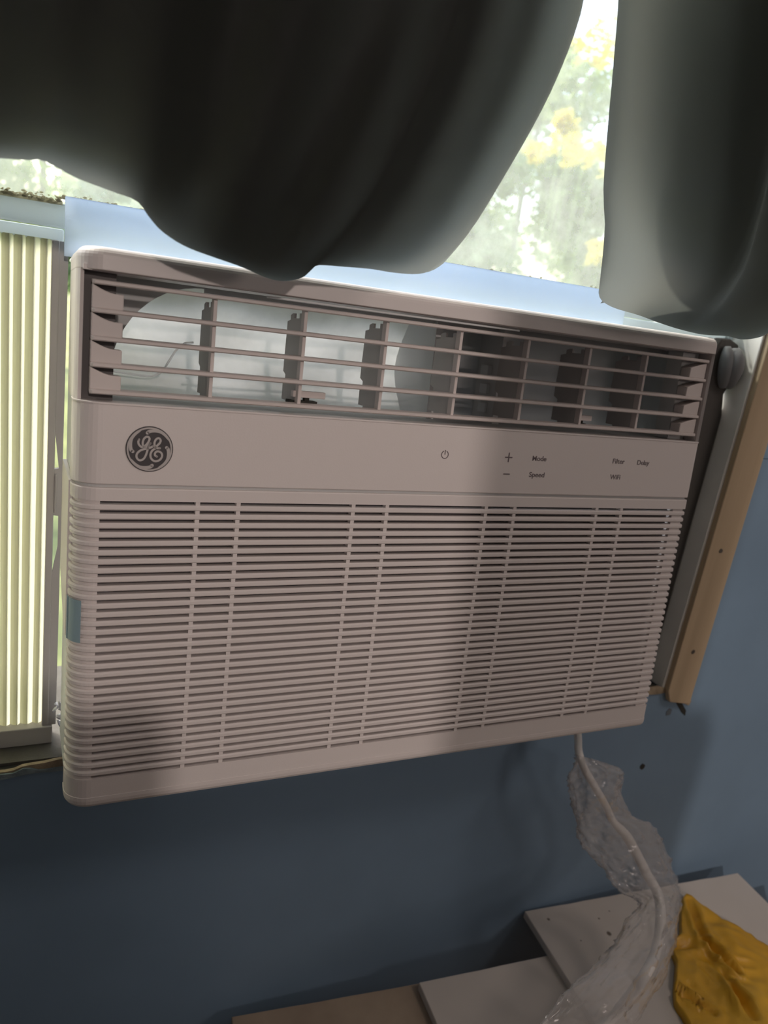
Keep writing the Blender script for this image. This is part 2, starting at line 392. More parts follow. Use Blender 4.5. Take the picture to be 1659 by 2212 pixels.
# horizontal louvers
LZ = (.1200, .1052, .0905, .0763, .0618)
bm = bmesh.new()
for s in (1,):
    sec = [(-.0012, .0012), (-.0006, .0004), (.0008, .0004), (.0013, .0012), (.0017, .0090), (.0004, .0090)]
    A = []
    for x, q in ((-.2268, .0016), (-.2255, 0), (.2290, 0)):
        A.append([bm.verts.new((x, y+q+.0014, z)) for z, y in sec])
    for a, b in zip(A, A[1:]):
        for k in range(6): bm.faces.new((a[k], a[(k+1) % 6], b[(k+1) % 6], b[k]))
    bm.faces.new(A[0]); bm.faces.new(A[-1][::-1])
bmesh.ops.recalc_face_normals(bm, faces=bm.faces); lv = bpy.data.meshes.new('louver'); bm.to_mesh(lv); bm.free(); lv.materials.append(M_louver)
for z in LZ: link('louver', lv, None, AC, (0, 0, z))
# cheeks closing the louver ends
def cheek(bm, s, z0, z1):
    xi, xo = (-.2105, -.2268) if s < 0 else (.2125, .2290)
    # body with a scooped top: outline in x,z swept in depth
    ym = .0035
    pts = []
    nn = 7
    for i in range(nn+1):
        t = i/nn; x = xo+(xi-xo)*t
        if s < 0: zt = z1-.0010-.0042*math.sin(math.pi*min(1, t*1.25)/2)
        else: zt = z1-.0016-.0048*(t**1.3)
        pts.append((x, zt))
    pts += [(xi, z0+.0012), (xo, z0+.0012)]
    prism(bm, pts, 'y', ym, ym+.010)
for s in (-1, 1):
    for a, b in zip(LZ[1:], LZ[:-1]):
        acpart('louver_cheek', M_louver, lambda bm: cheek(bm, s, a, b), bevel=.0006)
# side walls behind the cheeks; left one coloured dark as shade under the louvers
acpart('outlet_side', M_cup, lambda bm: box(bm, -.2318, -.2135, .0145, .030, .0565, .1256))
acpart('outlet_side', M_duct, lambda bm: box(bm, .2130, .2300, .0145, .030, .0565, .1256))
# front rib segments
RX = [.0040+.0548*k for k in range(-3, 4)]
for i, x in enumerate(RX):
    acpart('outlet_rib', M_louver, lambda bm: box(bm, x-.0011, x+.0011, .0052, .0110, LZ[4], LZ[0]), bevel=.0003)
# notched steering vanes
def vane(bm, lean=0):
    y0, y1 = .0115, .0385
    zt, zb = .1175, .0600
    pts = [(y0, zb), (y1-.008, zb), (y1-.008, zb+.0030), (y1, zb+.0030), (y1, zb+.0140), (y1-.004, zb+.0160), (y1-.004, zb+.0190), (y1+.001, zb+.0210),
           (y1+.001, zb+.030), (y1, zb+.046), (y1, zt-.005), (y1-.006, zt-.004), (y1-.006, zt-.001), (y1-.010, zt), (y1-.013, zt), (y1-.013, zt-.003), (y0+.004, zt-.003), (y0+.004, zt), (y0, zt)]
    prism(bm, pts, 'x', -.0007, .0007)
bm = bmesh.new(); vane(bm); bmesh.ops.recalc_face_normals(bm, faces=bm.faces); vn = bpy.data.meshes.new('vane'); bm.to_mesh(vn); bm.free(); vn.materials.append(M_vane)
for x in RX:
    link('vane', vn, None, AC, (x, 0, 0))
acpart('link_bar', M_duct, lambda bm: box(bm, -.165, .17, .036, .0375, .0745, .0762))
# lever tabs
for (px, py, w_) in ((668, 853, .0215), (1262, 903, .014)):
    p = acl(px, py, .010)
    lt = acpart('vane_lever', M_louver, lambda bm: box(bm, p.x-w_/2, p.x+w_/2, .0095, .014, p.z-.0020, p.z+.0020), bevel=.0004)
    acpart('lever_base', M_dark, lambda bm: (box(bm, p.x-w_*.55, p.x+w_*.3, .012, .020, p.z-.0060, p.z-.0042), box(bm, p.x-.002, p.x+.001, .012, .016, p.z-.0045, p.z-.002)), parent=lt)
# air duct: grey wall with a curved opening, glowing foam back
def f(bm):
    # left wall with the quarter-oval cut
    N_ = 14; cx, cz = -.158, .066; rx, rz = .0545, .060
    out_ = []
    for i in range(N_+1):
        a = math.pi/2 + (math.pi/2)*i/N_
        out_.append((cx+rx*math.cos(a), cz+rz*math.sin(a)))
    pts = [(cx, .1285)] + out_ + [(cx-rx, .056), (-.2315, .056), (-.2315, .1285)]
    prism(bm, pts, 'y', .048, .051)
    box(bm, cx, .25, .048, .051, .1235, .1285)
acpart('duct_wall', M_duct, f)
def f(bm):
    # foam scroll: grid bulging backwards
    nx, nz = 26, 12; V = []
    for j in range(nz+1):
        row = []
        for i in range(nx+1):
            x = -.2315+.2415*i/nx; z = .052+.078*j/nz
            y = .086+.018*math.sin(math.pi*j/nz)+.006*math.sin(x*60)*math.sin(z*90)
            row.append(bm.verts.new((x, y, z)))
        V.append(row)
    for j in range(nz):
        for i in range(nx): bm.faces.new((V[j][i], V[j][i+1], V[j+1][i+1], V[j+1][i]))
acpart('foam_duct', M_foam, f, smooth=True)
def f(bm):
    box(bm, .006, .012, .045, .125, .048, .133)
    box(bm, .060, .066, .040, .07, .056, .127)
    box(bm, -.2315, .2315, .030, .11, .1285, .1315)
    box(bm, -.2315, -.2295, .030, .10, .052, .130)
acpart('duct_cover', M_duct, f)
acpart('coil_cover', mat('coil_cover', (.55, .57, .58), .7, trans=.07, tcol=(.8, .85, .87)), lambda bm: box(bm, .012, .2315, .070, .0735, .052, .130))
def f(bm):
    pts = [acl(x, y, .080) for x, y in ((238, 801), (270, 806), (310, 812), (330, 812), (348, 804), (362, 785), (380, 757), (398, 742), (418, 740))]
    tube(bm, spline(pts, 4), .0007, 6)
acpart('foam_rim', M_rim, f, smooth=True)
# small bits moulded in the duct seen on the right
def f(bm):
    for (px, py) in ((1075, 800), (1072, 840), (1068, 880)):
        p = acl(px, py, .055); prism(bm, [(p.x-.012, p.z-.004), (p.x+.010, p.z-.001), (p.x+.012, p.z+.006), (p.x-.012, p.z+.003)], 'y', .050, .060)
acpart('duct_fin', M_steel, f)
# chassis behind the front, running out through the window
def f(bm):
    box(bm, -HW+.002, -HW+.0035, .024, .096, ZB+.004, ZT-.004)
    box(bm, HW-.0035, HW-.002, .024, .096, ZB+.004, ZT-.004)
    box(bm, -HW+.002, HW-.002, .024, .12, ZB+.002, ZB+.004)
    box(bm, -HW+.002, HW-.002, .024, .112, ZT-.004, ZT-.002)
    box(bm, -.20, .20, .12, .34, ZB+.002, .045)
acpart('chassis', M_steel, f, bevel=.0005)
# side flange with chamfered foot
def f(bm): prism(bm, [(.019, .0092), (.088, .0092), (.088, -.0640), (.040, -.0860), (.019, -.0860)], 'x', -HW-.0008, -HW+.002)
acpart('side_flange', M_plastic, f, bevel=.0004)
# top rail in front of the sash
x1 = aty(1344, 690, .09).x
acpart('top_rail', M_rail, lambda bm: (box(bm, -.2375, x1, .088-.0135, .0905-.0135, ZT-.003, (zg-.0)*1/ct+.0078*0+.0087), box(bm, -.2375, x1, .0745, .096, (zg)/ct+.0080, zg/ct+.0087)), bevel=.0004)
# tape on the left corner
tp = acl(174, 1305), acl(174, 1396)
def f(bm):
    full = [p for p in acpath(-.0005, yback=.011, n=16)]
    sweep(bm, [p for p in full if p[0] < -.2272], bandprof(tp[1].z+.001, tp[0].z+.001, 0, 0, .0004))
acpart('tape_strip', M_tape, f)

# printed marks
def text(s, x, z, size, wid, parent=AC, m_=M_print):
    cu = bpy.data.curves.new('t', 'FONT'); cu.body = s; cu.size = size; cu.extrude = .00008; cu.offset = .00006; cu.align_x = 'CENTER'; cu.align_y = 'CENTER'
    to = bpy.data.objects.new('t', cu); COL.objects.link(to); bpy.context.view_layer.update()
    me = bpy.data.meshes.new_from_object(to.evaluated_get(bpy.context.evaluated_depsgraph_get())); bpy.data.objects.remove(to)
    xs = [v.co.x for v in me.vertices]; k = wid/(max(xs)-min(xs))
    for v in me.vertices: v.co.x *= k
    me.materials.clear(); me.materials.append(m_)
    o = bpy.data.objects.new('printed_word', me); COL.objects.link(o); o.parent = parent; o.location = (x, -.0001, z); o.rotation_euler = (math.pi/2, 0, 0)
    return o
for s, a, b, y in (('Mode', 1150, 1180, 991), ('Speed', 1143, 1176, 1026), ('Filter', 1323, 1349, 997), ('Delay', 1376, 1402, 1000), ('WiFi', 1318, 1340, 1031)):
    A = acl(a, y); B = acl(b, y); text(s, (A.x+B.x)/2, (A.z+B.z)/2, .0052, B.x-A.x)
def mark(name, fn): acpart(name, M_print, fn)
p = acl(1099, 988)
mark('plus_mark', lambda bm: (box(bm, p.x-.0030, p.x+.0030, -.0002, .0002, p.z-.0004, p.z+.0004), box(bm, p.x-.0004, p.x+.0004, -.00021, .0002, p.z-.0034, p.z+.0034)))
p2 = acl(1094, 1024)
mark('minus_mark', lambda bm: box(bm, p2.x-.0027, p2.x+.0027, -.0002, .0002, p2.z-.0004, p2.z+.0004))
def flat_stroke(bm, pts, w_, y0, y1, taper=False):
    """flat round-ended stroke in the x,z plane"""
    n = len(pts); Lf, Rf = [], []
    for i, q in enumerate(pts):
        a = pts[max(i-1, 0)]; b = pts[min(i+1, n-1)]; d = Vector((b[0]-a[0], b[1]-a[1])); d.normalize() if d.length else None
        ww = w_ if not callable(w_) else w_(i/(n-1)); nn = Vector((-d.y, d.x))*ww
        Lf.append((q[0]+nn.x, q[1]+nn.y)); Rf.append((q[0]-nn.x, q[1]-nn.y))
    rows = []
    for y in (y0, y1): rows.append(([bm.verts.new((p[0], y, p[1])) for p in Lf], [bm.verts.new((p[0], y, p[1])) for p in Rf]))
    (l0, r0), (l1, r1) = rows
    for i in range(n-1):
        bm.faces.new((l0[i], l0[i+1], r0[i+1], r0[i])); bm.faces.new((l1[i], r1[i], r1[i+1], l1[i+1]))
        bm.faces.new((l0[i], l1[i], l1[i+1], l0[i+1])); bm.faces.new((r0[i], r0[i+1], r1[i+1], r1[i]))
    for k in (0, n-1):
        bm.faces.new((l0[k], r0[k], r1[k], l1[k]))
        ww = w_ if not callable(w_) else w_(k/(n-1))
        if ww > .0001:
            c0 = [bm.verts.new((pts[k][0]+ww*math.cos(a*math.pi/5), y0, pts[k][1]+ww*math.sin(a*math.pi/5))) for a in range(10)]; bm.faces.new(c0)
pp = acl(961, 982)
def f(bm):
    pts = [(pp.x+.0026*math.sin(a), pp.z+.0026*math.cos(a)) for a in [math.radians(28+304*i/24) for i in range(25)]]
    flat_stroke(bm, pts, .00028, -.0002, .0001); flat_stroke(bm, [(pp.x, pp.z+.0001), (pp.x, pp.z+.0030)], .00028, -.0002, .0001)
mark('power_mark', f)
# round maker's badge
BC = acl(323, 970); BR = .0131
badge = None
def disc(bm, r, y0, y1, n=48, ri=None):
    if ri is None: prism(bm, [(BC.x+r*math.cos(2*math.pi*i/n), BC.z+r*math.sin(2*math.pi*i/n)) for i in range(n)], 'y', y0, y1)
    else:
        R = [[bm.verts.new((BC.x+rr*math.cos(2*math.pi*i/n), y, BC.z+rr*math.sin(2*math.pi*i/n))) for i in range(n)] for rr, y in ((r, y1), (r, y0), (ri, y0), (ri, y1))]
        for a in range(4):
            for i in range(n): bm.faces.new((R[a][i], R[a][(i+1) % n], R[(a+1) % 4][(i+1) % n], R[(a+1) % 4][i]))
badge = acpart('round_badge', M_badge, lambda bm: disc(bm, BR, -.0006, .0005), bevel=.0002)
acpart('badge_ring', M_badge_l, lambda bm: disc(bm, BR*.955, -.0009, -.0003, 48, BR*.885), parent=badge)
def N2(x, y): return Vector((BC.x+(x-805)/565*BR, BC.z+(780-y)/525*BR, 0))
def stroke(name, px, w_):
    pts = spline([N2(*p) for p in px], 6)
    acpart(name, M_badge_l, lambda bm: flat_stroke(bm, [(p.x, p.y) for p in pts], w_, -.0010, -.0004), parent=badge)
wv = lambda t: .00058
stroke('script_letter', [(545, 565), (528, 620), (548, 685), (610, 735), (690, 705), (755, 630), (788, 550), (765, 503), (710, 500), (655, 550), (632, 640), (650, 715), (700, 740), (760, 705), (815, 640)], wv)
stroke('script_letter', [(815, 640), (765, 720), (745, 830), (700, 960), (640, 1028), (565, 1040), (507, 985), (505, 905), (565, 830), (660, 785), (770, 760), (890, 705)], wv)
stroke('script_letter', [(1045, 745), (985, 748), (940, 725), (985, 680), (1040, 620), (1052, 555), (1005, 515), (945, 545), (910, 620), (918, 690), (940, 725)], wv)
stroke('script_letter', [(940, 755), (870, 800), (832, 875), (832, 955), (880, 1025), (965, 1052), (1055, 1015), (1103, 940), (1095, 870), (1045, 828), (980, 822), (935, 860), (935, 912), (982, 942)], wv)
for (a0, da) in ((100, -70), (190, -72), (280, -68), (8, -72)):
    pts = []
    for i in range(14):
        t = i/13; a = math.radians(a0+da*t); r = BR*(.76+.12*min(1, t*1.8)) if i else BR*.72
        pts.append((BC.x+r*math.cos(a), BC.z+r*math.sin(a)))
    acpart('badge_curl', M_badge_l, lambda bm: flat_stroke(bm, pts, lambda t: .0008*(1-t)**.5+.0002, -.0010, -.0004), parent=badge)

# ================================================================== ACCORDION PANEL (left)
AP = tag(empty('accordion_panel', (-.26, PY, zs)), 'cream pleated accordion side panel filling the window left of the air conditioner', 'window panel')
def appart(name, m_, fn, bevel=0):
    bm = bmesh.new(); fn(bm)
    for v in bm.verts: v.co -= Vector((-.26, PY, zs))
    return fin(bm, name, m_, AP, bevel=bevel)
zpb = aty(60, 1568, PY).z; zpt = zlowL
def px_x(px): return aty(px, 900, PY).x
edges = [(0, 0), (104, 0)]
strips = [(17, 26), (43, 51), (68, 81), (94, 104)]
xe = [px_x(p) for s in strips for p in s]
# continue the rhythm to the left of the frame
pw = px_x(51)-px_x(26); off = []
spans = []   # (x0,x1,kind)
xs_ = [(px_x(a), px_x(b)) for a, b in strips]
while xs_[0][0]-pw > OX0+.006: xs_.insert(0, (xs_[0][0]-pw, xs_[0][0]-pw+.0025))
for i, (a, b) in enumerate(xs_):
    appart('pleat_ridge', M_strip, lambda bm: prism(bm, [(a, PY+.002), (b, PY+.0045), (b, PY+.0053), (a, PY+.0028)], 'z', zpb, zpt))
    if i+1 < len(xs_):
        c = xs_[i+1][0]
        appart('pleat', M_pleat, lambda bm: prism(bm, [(b, PY+.0048), ((b+c)/2, PY+.0030), (c, PY+.0022), (c, PY+.0030), ((b+c)/2, PY+.0038), (b, PY+.0056)], 'z', zpb, zpt))
xf0 = px_x(104)
appart('bottom_rail', M_frame, lambda bm: box(bm, xs_[0][0], aty(112, 1585, PY).x, PY-.004, PY+.012, zs, zpb), bevel=.0008)
xg0 = px_x(120.5)
appart('end_stile', M_frame, lambda bm: box(bm, xf0, xg0, PY-.002, PY+.012, zpb, zpt), bevel=.0008)
# flange beside it with tapered slots that let daylight through
def f(bm):
    xr = -.2345; zz = lambda y: aty(124, y, PY).z; X = lambda p, y: aty(p, y, PY).x
    prof = [(118, 520), (121, 700), (126.5, 925), (120, 1010), (120.8, 1016), (121, 1022), (120.5, 1110), (120, 1113), (122.5, 1240), (122, 1300), (120, 1500), (119, 1562)]
    pts = [(X(122.2 if 1016 <= y <= 1112 else p, y), zz(y)) for p, y in prof]
    P = []
    for (p, y) in prof: P.append((X(p, y), zz(y)))
    # left edge touches the stile except at the slots
    L_ = [(xg0-.0005, zz(520)), (xg0-.0005, zz(924)), (X(127.0, 1010), zz(1011)), (xg0-.0005, zz(1013)), (xg0-.0005, zz(1112)), (X(126.0, 1114), zz(1113.5)), (X(124.5, 1180), zz(1180)), (xg0-.0005, zz(1245)), (xg0-.0005, zz(1562))]
    prism(bm, L_ + [(xr, zz(1562)), (xr, zz(520))], 'y', PY-.001, PY+.002)
appart('end_flange', M_frame, f)
appart('clip', M_frame, lambda bm: box(bm, aty(118.5, 1020, PY-.002).x, aty(124.5, 1020, PY-.002).x, PY-.0035, PY+.002, aty(121, 1106, PY).z, aty(121, 1022, PY).z), bevel=.0008)
# crumpled clear film at the foot of the flange
bm = bmesh.new(); rs = random.Random(5)
c = aty(127, 1545, PY-.01)
for i in range(9):
    p = c+Vector((rs.uniform(-.004, .003), rs.uniform(-.004, .004), rs.uniform(-.008, .010)))
    bmesh.ops.create_icosphere(bm, subdivisions=2, radius=rs.uniform(.0015, .0032), matrix=Matrix.Translation(p) @ Matrix.Rotation(rs.uniform(0, 3), 4, 'Y') @ Matrix.Diagonal((.5, 1, 1.5, 1)))
for v in bm.verts: v.co += Vector([noise.noise(v.co*400+Vector((k*7, 0, 0))) for k in range(3)])*.0009
for v in bm.verts: v.co -= Vector((-.26, PY, zs))
fin(bm, 'plastic_tuft', mat('film', (.62, .62, .68), .2, spec=.8), AP)

# charcoal filler on the right of the unit
bm = bmesh.new()
FY = .0885
pr_ = [(1548, 752), (1560, 732), (1580, 733), (1596, 745), (1604, 765), (1600, 790), (1592, 815), (1584, 832), (1568, 845), (1564, 852), (1560, 900), (1519, 1100), (1485, 1250), (1452, 1370), (1432, 1450), (1428, 1492), (1380, 1500)]
P3 = [aty(x, y, FY) for x, y in pr_]; pts = [(p.x, p.z) for p in P3] + [(.2345, OZ0+.002), (.2345, .12)]
pts = [(min(x, JX-.005), max(z, OZ0+.002)) for x, z in pts]
prism(bm, pts, 'y', FY, FY+.010)
o = fin(bm, 'foam_filler', M_charcoal, origin=True, bevel=.0015); tag(o, 'charcoal foam filler board between the air conditioner and the white jamb', 'filler board')
bm = bmesh.new()
pl_ = [aty(x, y, FY-.012) for x, y in ((1556, 742), (1566, 738), (1578, 760), (1572, 800), (1562, 840))]
pr2 = [aty(x, y, FY-.010) for x, y in ((1590, 748), (1584, 790), (1570, 830))]
tube(bm, spline([aty(1572, 748, FY-.004), aty(1569, 790, FY-.006), aty(1560, 836, FY-.002)], 6), [.006*math.sin(math.pi*(i+1.2)/15)+.001 for i in range(13)], 12)
tube(bm, spline([aty(1590, 752, FY-.006), aty(1586, 790, FY-.008), aty(1572, 836, FY-.002)], 6), [.008*math.sin(math.pi*(i+1.2)/15)+.001 for i in range(13)], 12)
o = fin(bm, 'foam_plug', M_greyfoam, smooth=True, origin=True); tag(o, 'grey rolled foam plug at the top right corner of the air conditioner', 'foam plug')

# ================================================================== CURTAINS
def clothmat(name, base, tcol, tr):
    M = mat(name, base, .75, trans=tr, tcol=tcol, bump=.15, bscale=700, spec=.35); return M
M_cloth = clothmat('black_cloth', (.010, .010, .010), (.40, .42, .39), .36)  # see-through tint also stands in for lens glare along the cloth edges
M_cloth_in = clothmat('black_cloth_double', (.010, .010, .010), (.30, .31, .29), .25)
def coons(bm, left, right, bot, top, yf, nu=90, nv=90):
    left = resample(left, nv+1); right = resample(right, nv+1); bot = resample(bot, nu+1); top = resample(top, nu+1)
    # left[0]=bot[0], left[-1]=top[0], right[0]=bot[-1], right[-1]=top[-1]
    V = []
    for j in range(nv+1):
        v = j/nv; row = []
        for i in range(nu+1):
            u = i/nu
            p = bot[i]*(1-v)+top[i]*v+left[j]*(1-u)+right[j]*u - (bot[0]*(1-u)*(1-v)+bot[-1]*u*(1-v)+top[0]*(1-u)*v+top[-1]*u*v)
            p = Vector((p.x, p.y+yf(u, v, p), p.z)); row.append(bm.verts.new(p))
        V.append(row)
    for j in range(nv):
        for i in range(nu): bm.faces.new((V[j][i], V[j][i+1], V[j+1][i+1], V[j+1][i]))
RODZ = 1.06
def curve_px(pxs, Y): return [aty(x, y, Y) for x, y in pxs]
def sheet(parent, name, lpx, bpx, rpx, Y, yf, extl=0, extr=0, m_=M_cloth, closed=False):
    Lc = spline(curve_px(lpx, Y), 6) if len(lpx) > 1 else curve_px(lpx, Y)
    Bc = spline(curve_px(bpx, Y), 8); Rc = spline(curve_px(rpx, Y), 6) if len(rpx) > 1 else curve_px(rpx, Y)
    tl = Vector((Lc[-1].x+extl, Y, RODZ)); tr_ = Vector((Rc[-1].x+extr, Y, RODZ))
    Lc = spline(Lc[::6]+[Lc[-1].lerp(tl, q) for q in (.07, .2, .45, .72, 1)], 6) if len(Lc) > 1 else [Lc[0], Lc[0].lerp(tl, .5), tl]
    Rc = spline(Rc[::6]+[Rc[-1].lerp(tr_, q) for q in (.07, .2, .45, .72, 1)], 6) if len(Rc) > 1 else [Rc[0], Rc[0].lerp(tr_, .5), tr_]
    bm = bmesh.new(); coons(bm, Lc, Rc, Bc, [tl, tr_], yf)
    if parent:
        for v in bm.verts: v.co -= parent.location
    o = fin(bm, name, m_, parent, smooth=True)
    return o
def edgecurl(s, sig): return math.exp(-max(s, 0)/sig)
# left curtain -------------------------------------------------
CL = tag(empty('black_curtain', (0, -.03, RODZ)), 'large black curtain bunched over the window, its hem touching the top of the air conditioner', 'curtain')
YL = -.030
bot = [(-420, 350), (-300, 345), (-100, 338), (0, 342), (60, 346), (95, 347), (160, 382), (240, 413), (295, 434), (320, 466), (350, 500), (400, 532), (460, 555), (520, 576), (570, 598), (605, 607), (640, 604), (662, 594), (678, 575), (700, 573), (740, 576), (800, 581), (850, 589), (900, 592), (935, 584), (958, 569)]
rgt = [(958, 569), (1000, 520), (1040, 462), (1100, 360), (1160, 252), (1200, 168), (1238, 70), (1256, 0), (1268, -90)]
def yfl(u, v, p):
    e = (1-edgecurl(v, .05))*(1-edgecurl(1-u, .10))
    fold = .010*math.sin(u*23+v*2)+.006*math.sin(u*47+1.3+v*5)+.010*noise.noise(Vector((p.x*7, 0, p.z*5)))
    fold += .020*math.exp(-((u-.60-.28*v)/.05)**2)*(-1)
    return -.040*e+fold*e - .01*v
sheet(CL, 'outer_fabric', [(-420, 350)], bot, rgt, YL, yfl, extl=-.02, extr=.0)
bot2 = [(-420, 270), (-100, 262), (60, 280), (180, 300), (255, 345), (300, 420), (380, 500), (480, 545), (590, 580), (650, 585), (700, 556), (800, 538), (860, 522), (905, 490)]
rgt2 = [(905, 490), (950, 445), (1010, 370), (1060, 290), (1120, 180), (1170, 75), (1195, -40), (1205, -90)]
def yf2(u, v, p):
    e = (1-edgecurl(v, .03))*(1-edgecurl(1-u, .05))
    return -.018*e+.004*math.sin(u*31+v*3)*e + .012 - .01*v
sheet(CL, 'inner_fold', [(-420, 270)], bot2, rgt2, YL, yf2, extl=-.02, extr=.0, m_=M_cloth_in)
bot3 = [(-420, 150), (-100, 140), (60, 150), (200, 190), (330, 330), (450, 490), (600, 560), (690, 520), (740, 470), (800, 400)]
rgt3 = [(800, 400), (850, 330), (920, 230), (980, 130), (1010, 40), (1030, -90)]
sheet(CL, 'inner_fold', [(-420, 150)], bot3, rgt3, YL, lambda u, v, p: yf2(u, v, p)+.010, extl=-.02, extr=.02, m_=M_cloth_in)
# right curtain ------------------------------------------------
CR = tag(empty('black_curtain', (.35, -.03, RODZ)), 'narrower black curtain hanging at the right over the pine window edge', 'curtain')
YR = -.035
lft = [(1293, 632), (1303, 540), (1307, 470), (1303, 430), (1306, 360), (1315, 250), (1324, 150), (1336, 0), (1342, -90)]
botr = [(1293, 632), (1297, 646), (1312, 658), (1335, 668), (1380, 681), (1420, 696), (1470, 712), (1520, 723), (1570, 726), (1600, 733), (1630, 731), (1655, 722), (1675, 700), (1700, 650), (1760, 600), (1850, 590)]
def yfr(u, v, p):
    e = (1-edgecurl(v, .035))*(1-edgecurl(u, .10))
    fold = .009*math.sin(u*17+v*3)+.006*noise.noise(Vector((p.x*12, 3, p.z*7)))-.014*math.exp(-((u-.22-.35*max(0, .25-v))/.035)**2)
    return -.038*e+fold*e
sheet(CR, 'outer_fabric', lft, botr, [(1850, 590)], YR, yfr, extl=.03, extr=.05)
lft2 = [(1415, 478), (1385, 436), (1362, 370), (1351, 300), (1350, 220), (1362, 120), (1372, 0), (1378, -90)]
bot2r = [(1415, 478), (1440, 494), (1475, 507), (1520, 508), (1580, 488), (1640, 470), (1700, 462), (1850, 440)]
sheet(CR, 'inner_fold', lft2, bot2r, [(1850, 440)], YR, lambda u, v, p: .012-.012*(1-edgecurl(v, .03))*(1-edgecurl(u, .04)), extl=.02, extr=.05)
lft3 = [(1345, 662), (1400, 560), (1440, 470), (1450, 360), (1470, 220), (1500, 60), (1520, -90)]
bot3r = [(1345, 662), (1400, 655), (1460, 668), (1560, 690), (1640, 690), (1700, 620), (1850, 560)]
sheet(CR, 'inner_fold', lft3, bot3r, [(1850, 560)], YR, lambda u, v, p: .022-.010*(1-edgecurl(v, .03)), extl=.02, extr=.05, m_=M_cloth_in)
# rod carrying both
bm = bmesh.new(); tube(bm, [(-.8, -.045, RODZ+.012), (.8, -.045, RODZ+.012)], .012, 16)
for s in (-.78, .78): box(bm, s-.006, s+.006, -.045, WY, RODZ+.006, RODZ+.018)
tag(fin(bm, 'curtain_rod', M_metal, smooth=True, origin=True), 'dark metal curtain rod above the window', 'curtain rod')

# ================================================================== BOARDS, BAGS, CORD
ZTOP = -.48
A = atz(1133, 1968, ZTOP); B = atz(1595, 1885, ZTOP)
ex = (B-A).normalized(); ey = Vector((ex.y, -ex.x, 0))     # towards the room
def board(name, P0, wid, dep, z1, th, m_, label, e=ex, jag=0):
    ey_ = Vector((e.y, -e.x, 0)); bm = bmesh.new(); rs = random.Random(11)
    pts = []
    n = 16
    for i in range(n+1):
        p = P0+e*wid*i/n; j = rs.uniform(-jag, jag) if 0 < i < n else 0; pts.append((p.x+ey_.x*j, p.y+ey_.y*j))
    q = P0+e*wid+ey_*dep; pts.append((q.x, q.y)); q = P0+ey_*dep; pts.append((q.x, q.y))
    prism(bm, pts, 'z', z1-th, z1)
    o = fin(bm, name, m_, bevel=.0008, origin=True); return tag(o, label, 'board', 'boards below the window')
sp = [(1185, 1986, .0016), (1316, 2017, .0024), (1294, 1984, .0013), (1316, 1968, .0009), (1255, 2032, .0010)]
M_bw = boardmat('white_laminate', (.60, .55, .50), (.70, .65, .60), 6, [])
up_c = None
o = board('white_board', A, .302, .40, ZTOP, .0085, M_bw, 'upper white board, left edge and back corner showing, under the yellow bag', jag=.0006)
c = o.location
o.data.materials.clear(); o.data.materials.append(boardmat('white_laminate_specks', (.60, .54, .48), (.70, .65, .60), 5,
    [((atz(x, y, ZTOP)-c)[:2]+(.0085,), r, (.16, .12, .09)) for x, y, r in sp]) if False else boardmat('white_laminate_specks', (.60, .54, .48), (.70, .65, .60), 5,
    [((atz(x, y, ZTOP).x-c.x, atz(x, y, ZTOP).y-c.y, .0085), r, (.15, .115, .09)) for x, y, r in sp]))
Z2 = ZTOP-.0087
A2 = atz(905, 2122, Z2); B2 = atz(1172, 2066, Z2); e2 = (B2-A2).normalized()
board('white_board', A2, .36, .40, Z2, .009, M_bw, 'lower white board lying under the upper white board', e=e2, jag=.0004)
Z3 = Z2-.0092
A3 = atz(500, 2196, Z3); B3 = atz(905, 2124, Z3); e3 = (B3-A3).normalized()
M_tan = boardmat('tan_wood', (.32, .245, .18), (.43, .34, .25), 18, [])
board('tan_board', A3, .42, .36, Z3, .012, M_tan, 'tan wooden board at the bottom edge, left of and below the white boards', e=e3, jag=.0003)
# low table carrying the boards
Z4 = Z3-.0122
T = tag(empty('low_table', (.28, -.22, FZ)), 'dark wooden low table under the boards', 'table')
def tpart(name, *b):
    bm = bmesh.new(); box(bm, *b)
    for v in bm.verts: v.co -= T.location
    fin(bm, name, M_brownwood, T, bevel=.003)
tpart('table_top', -.02, .62, -.42, .0, Z4-.03, Z4)
for x in (.0, .56):
    for y in (-.40, -.06): tpart('leg', x, x+.04, y, y+.04, FZ, Z4-.03)

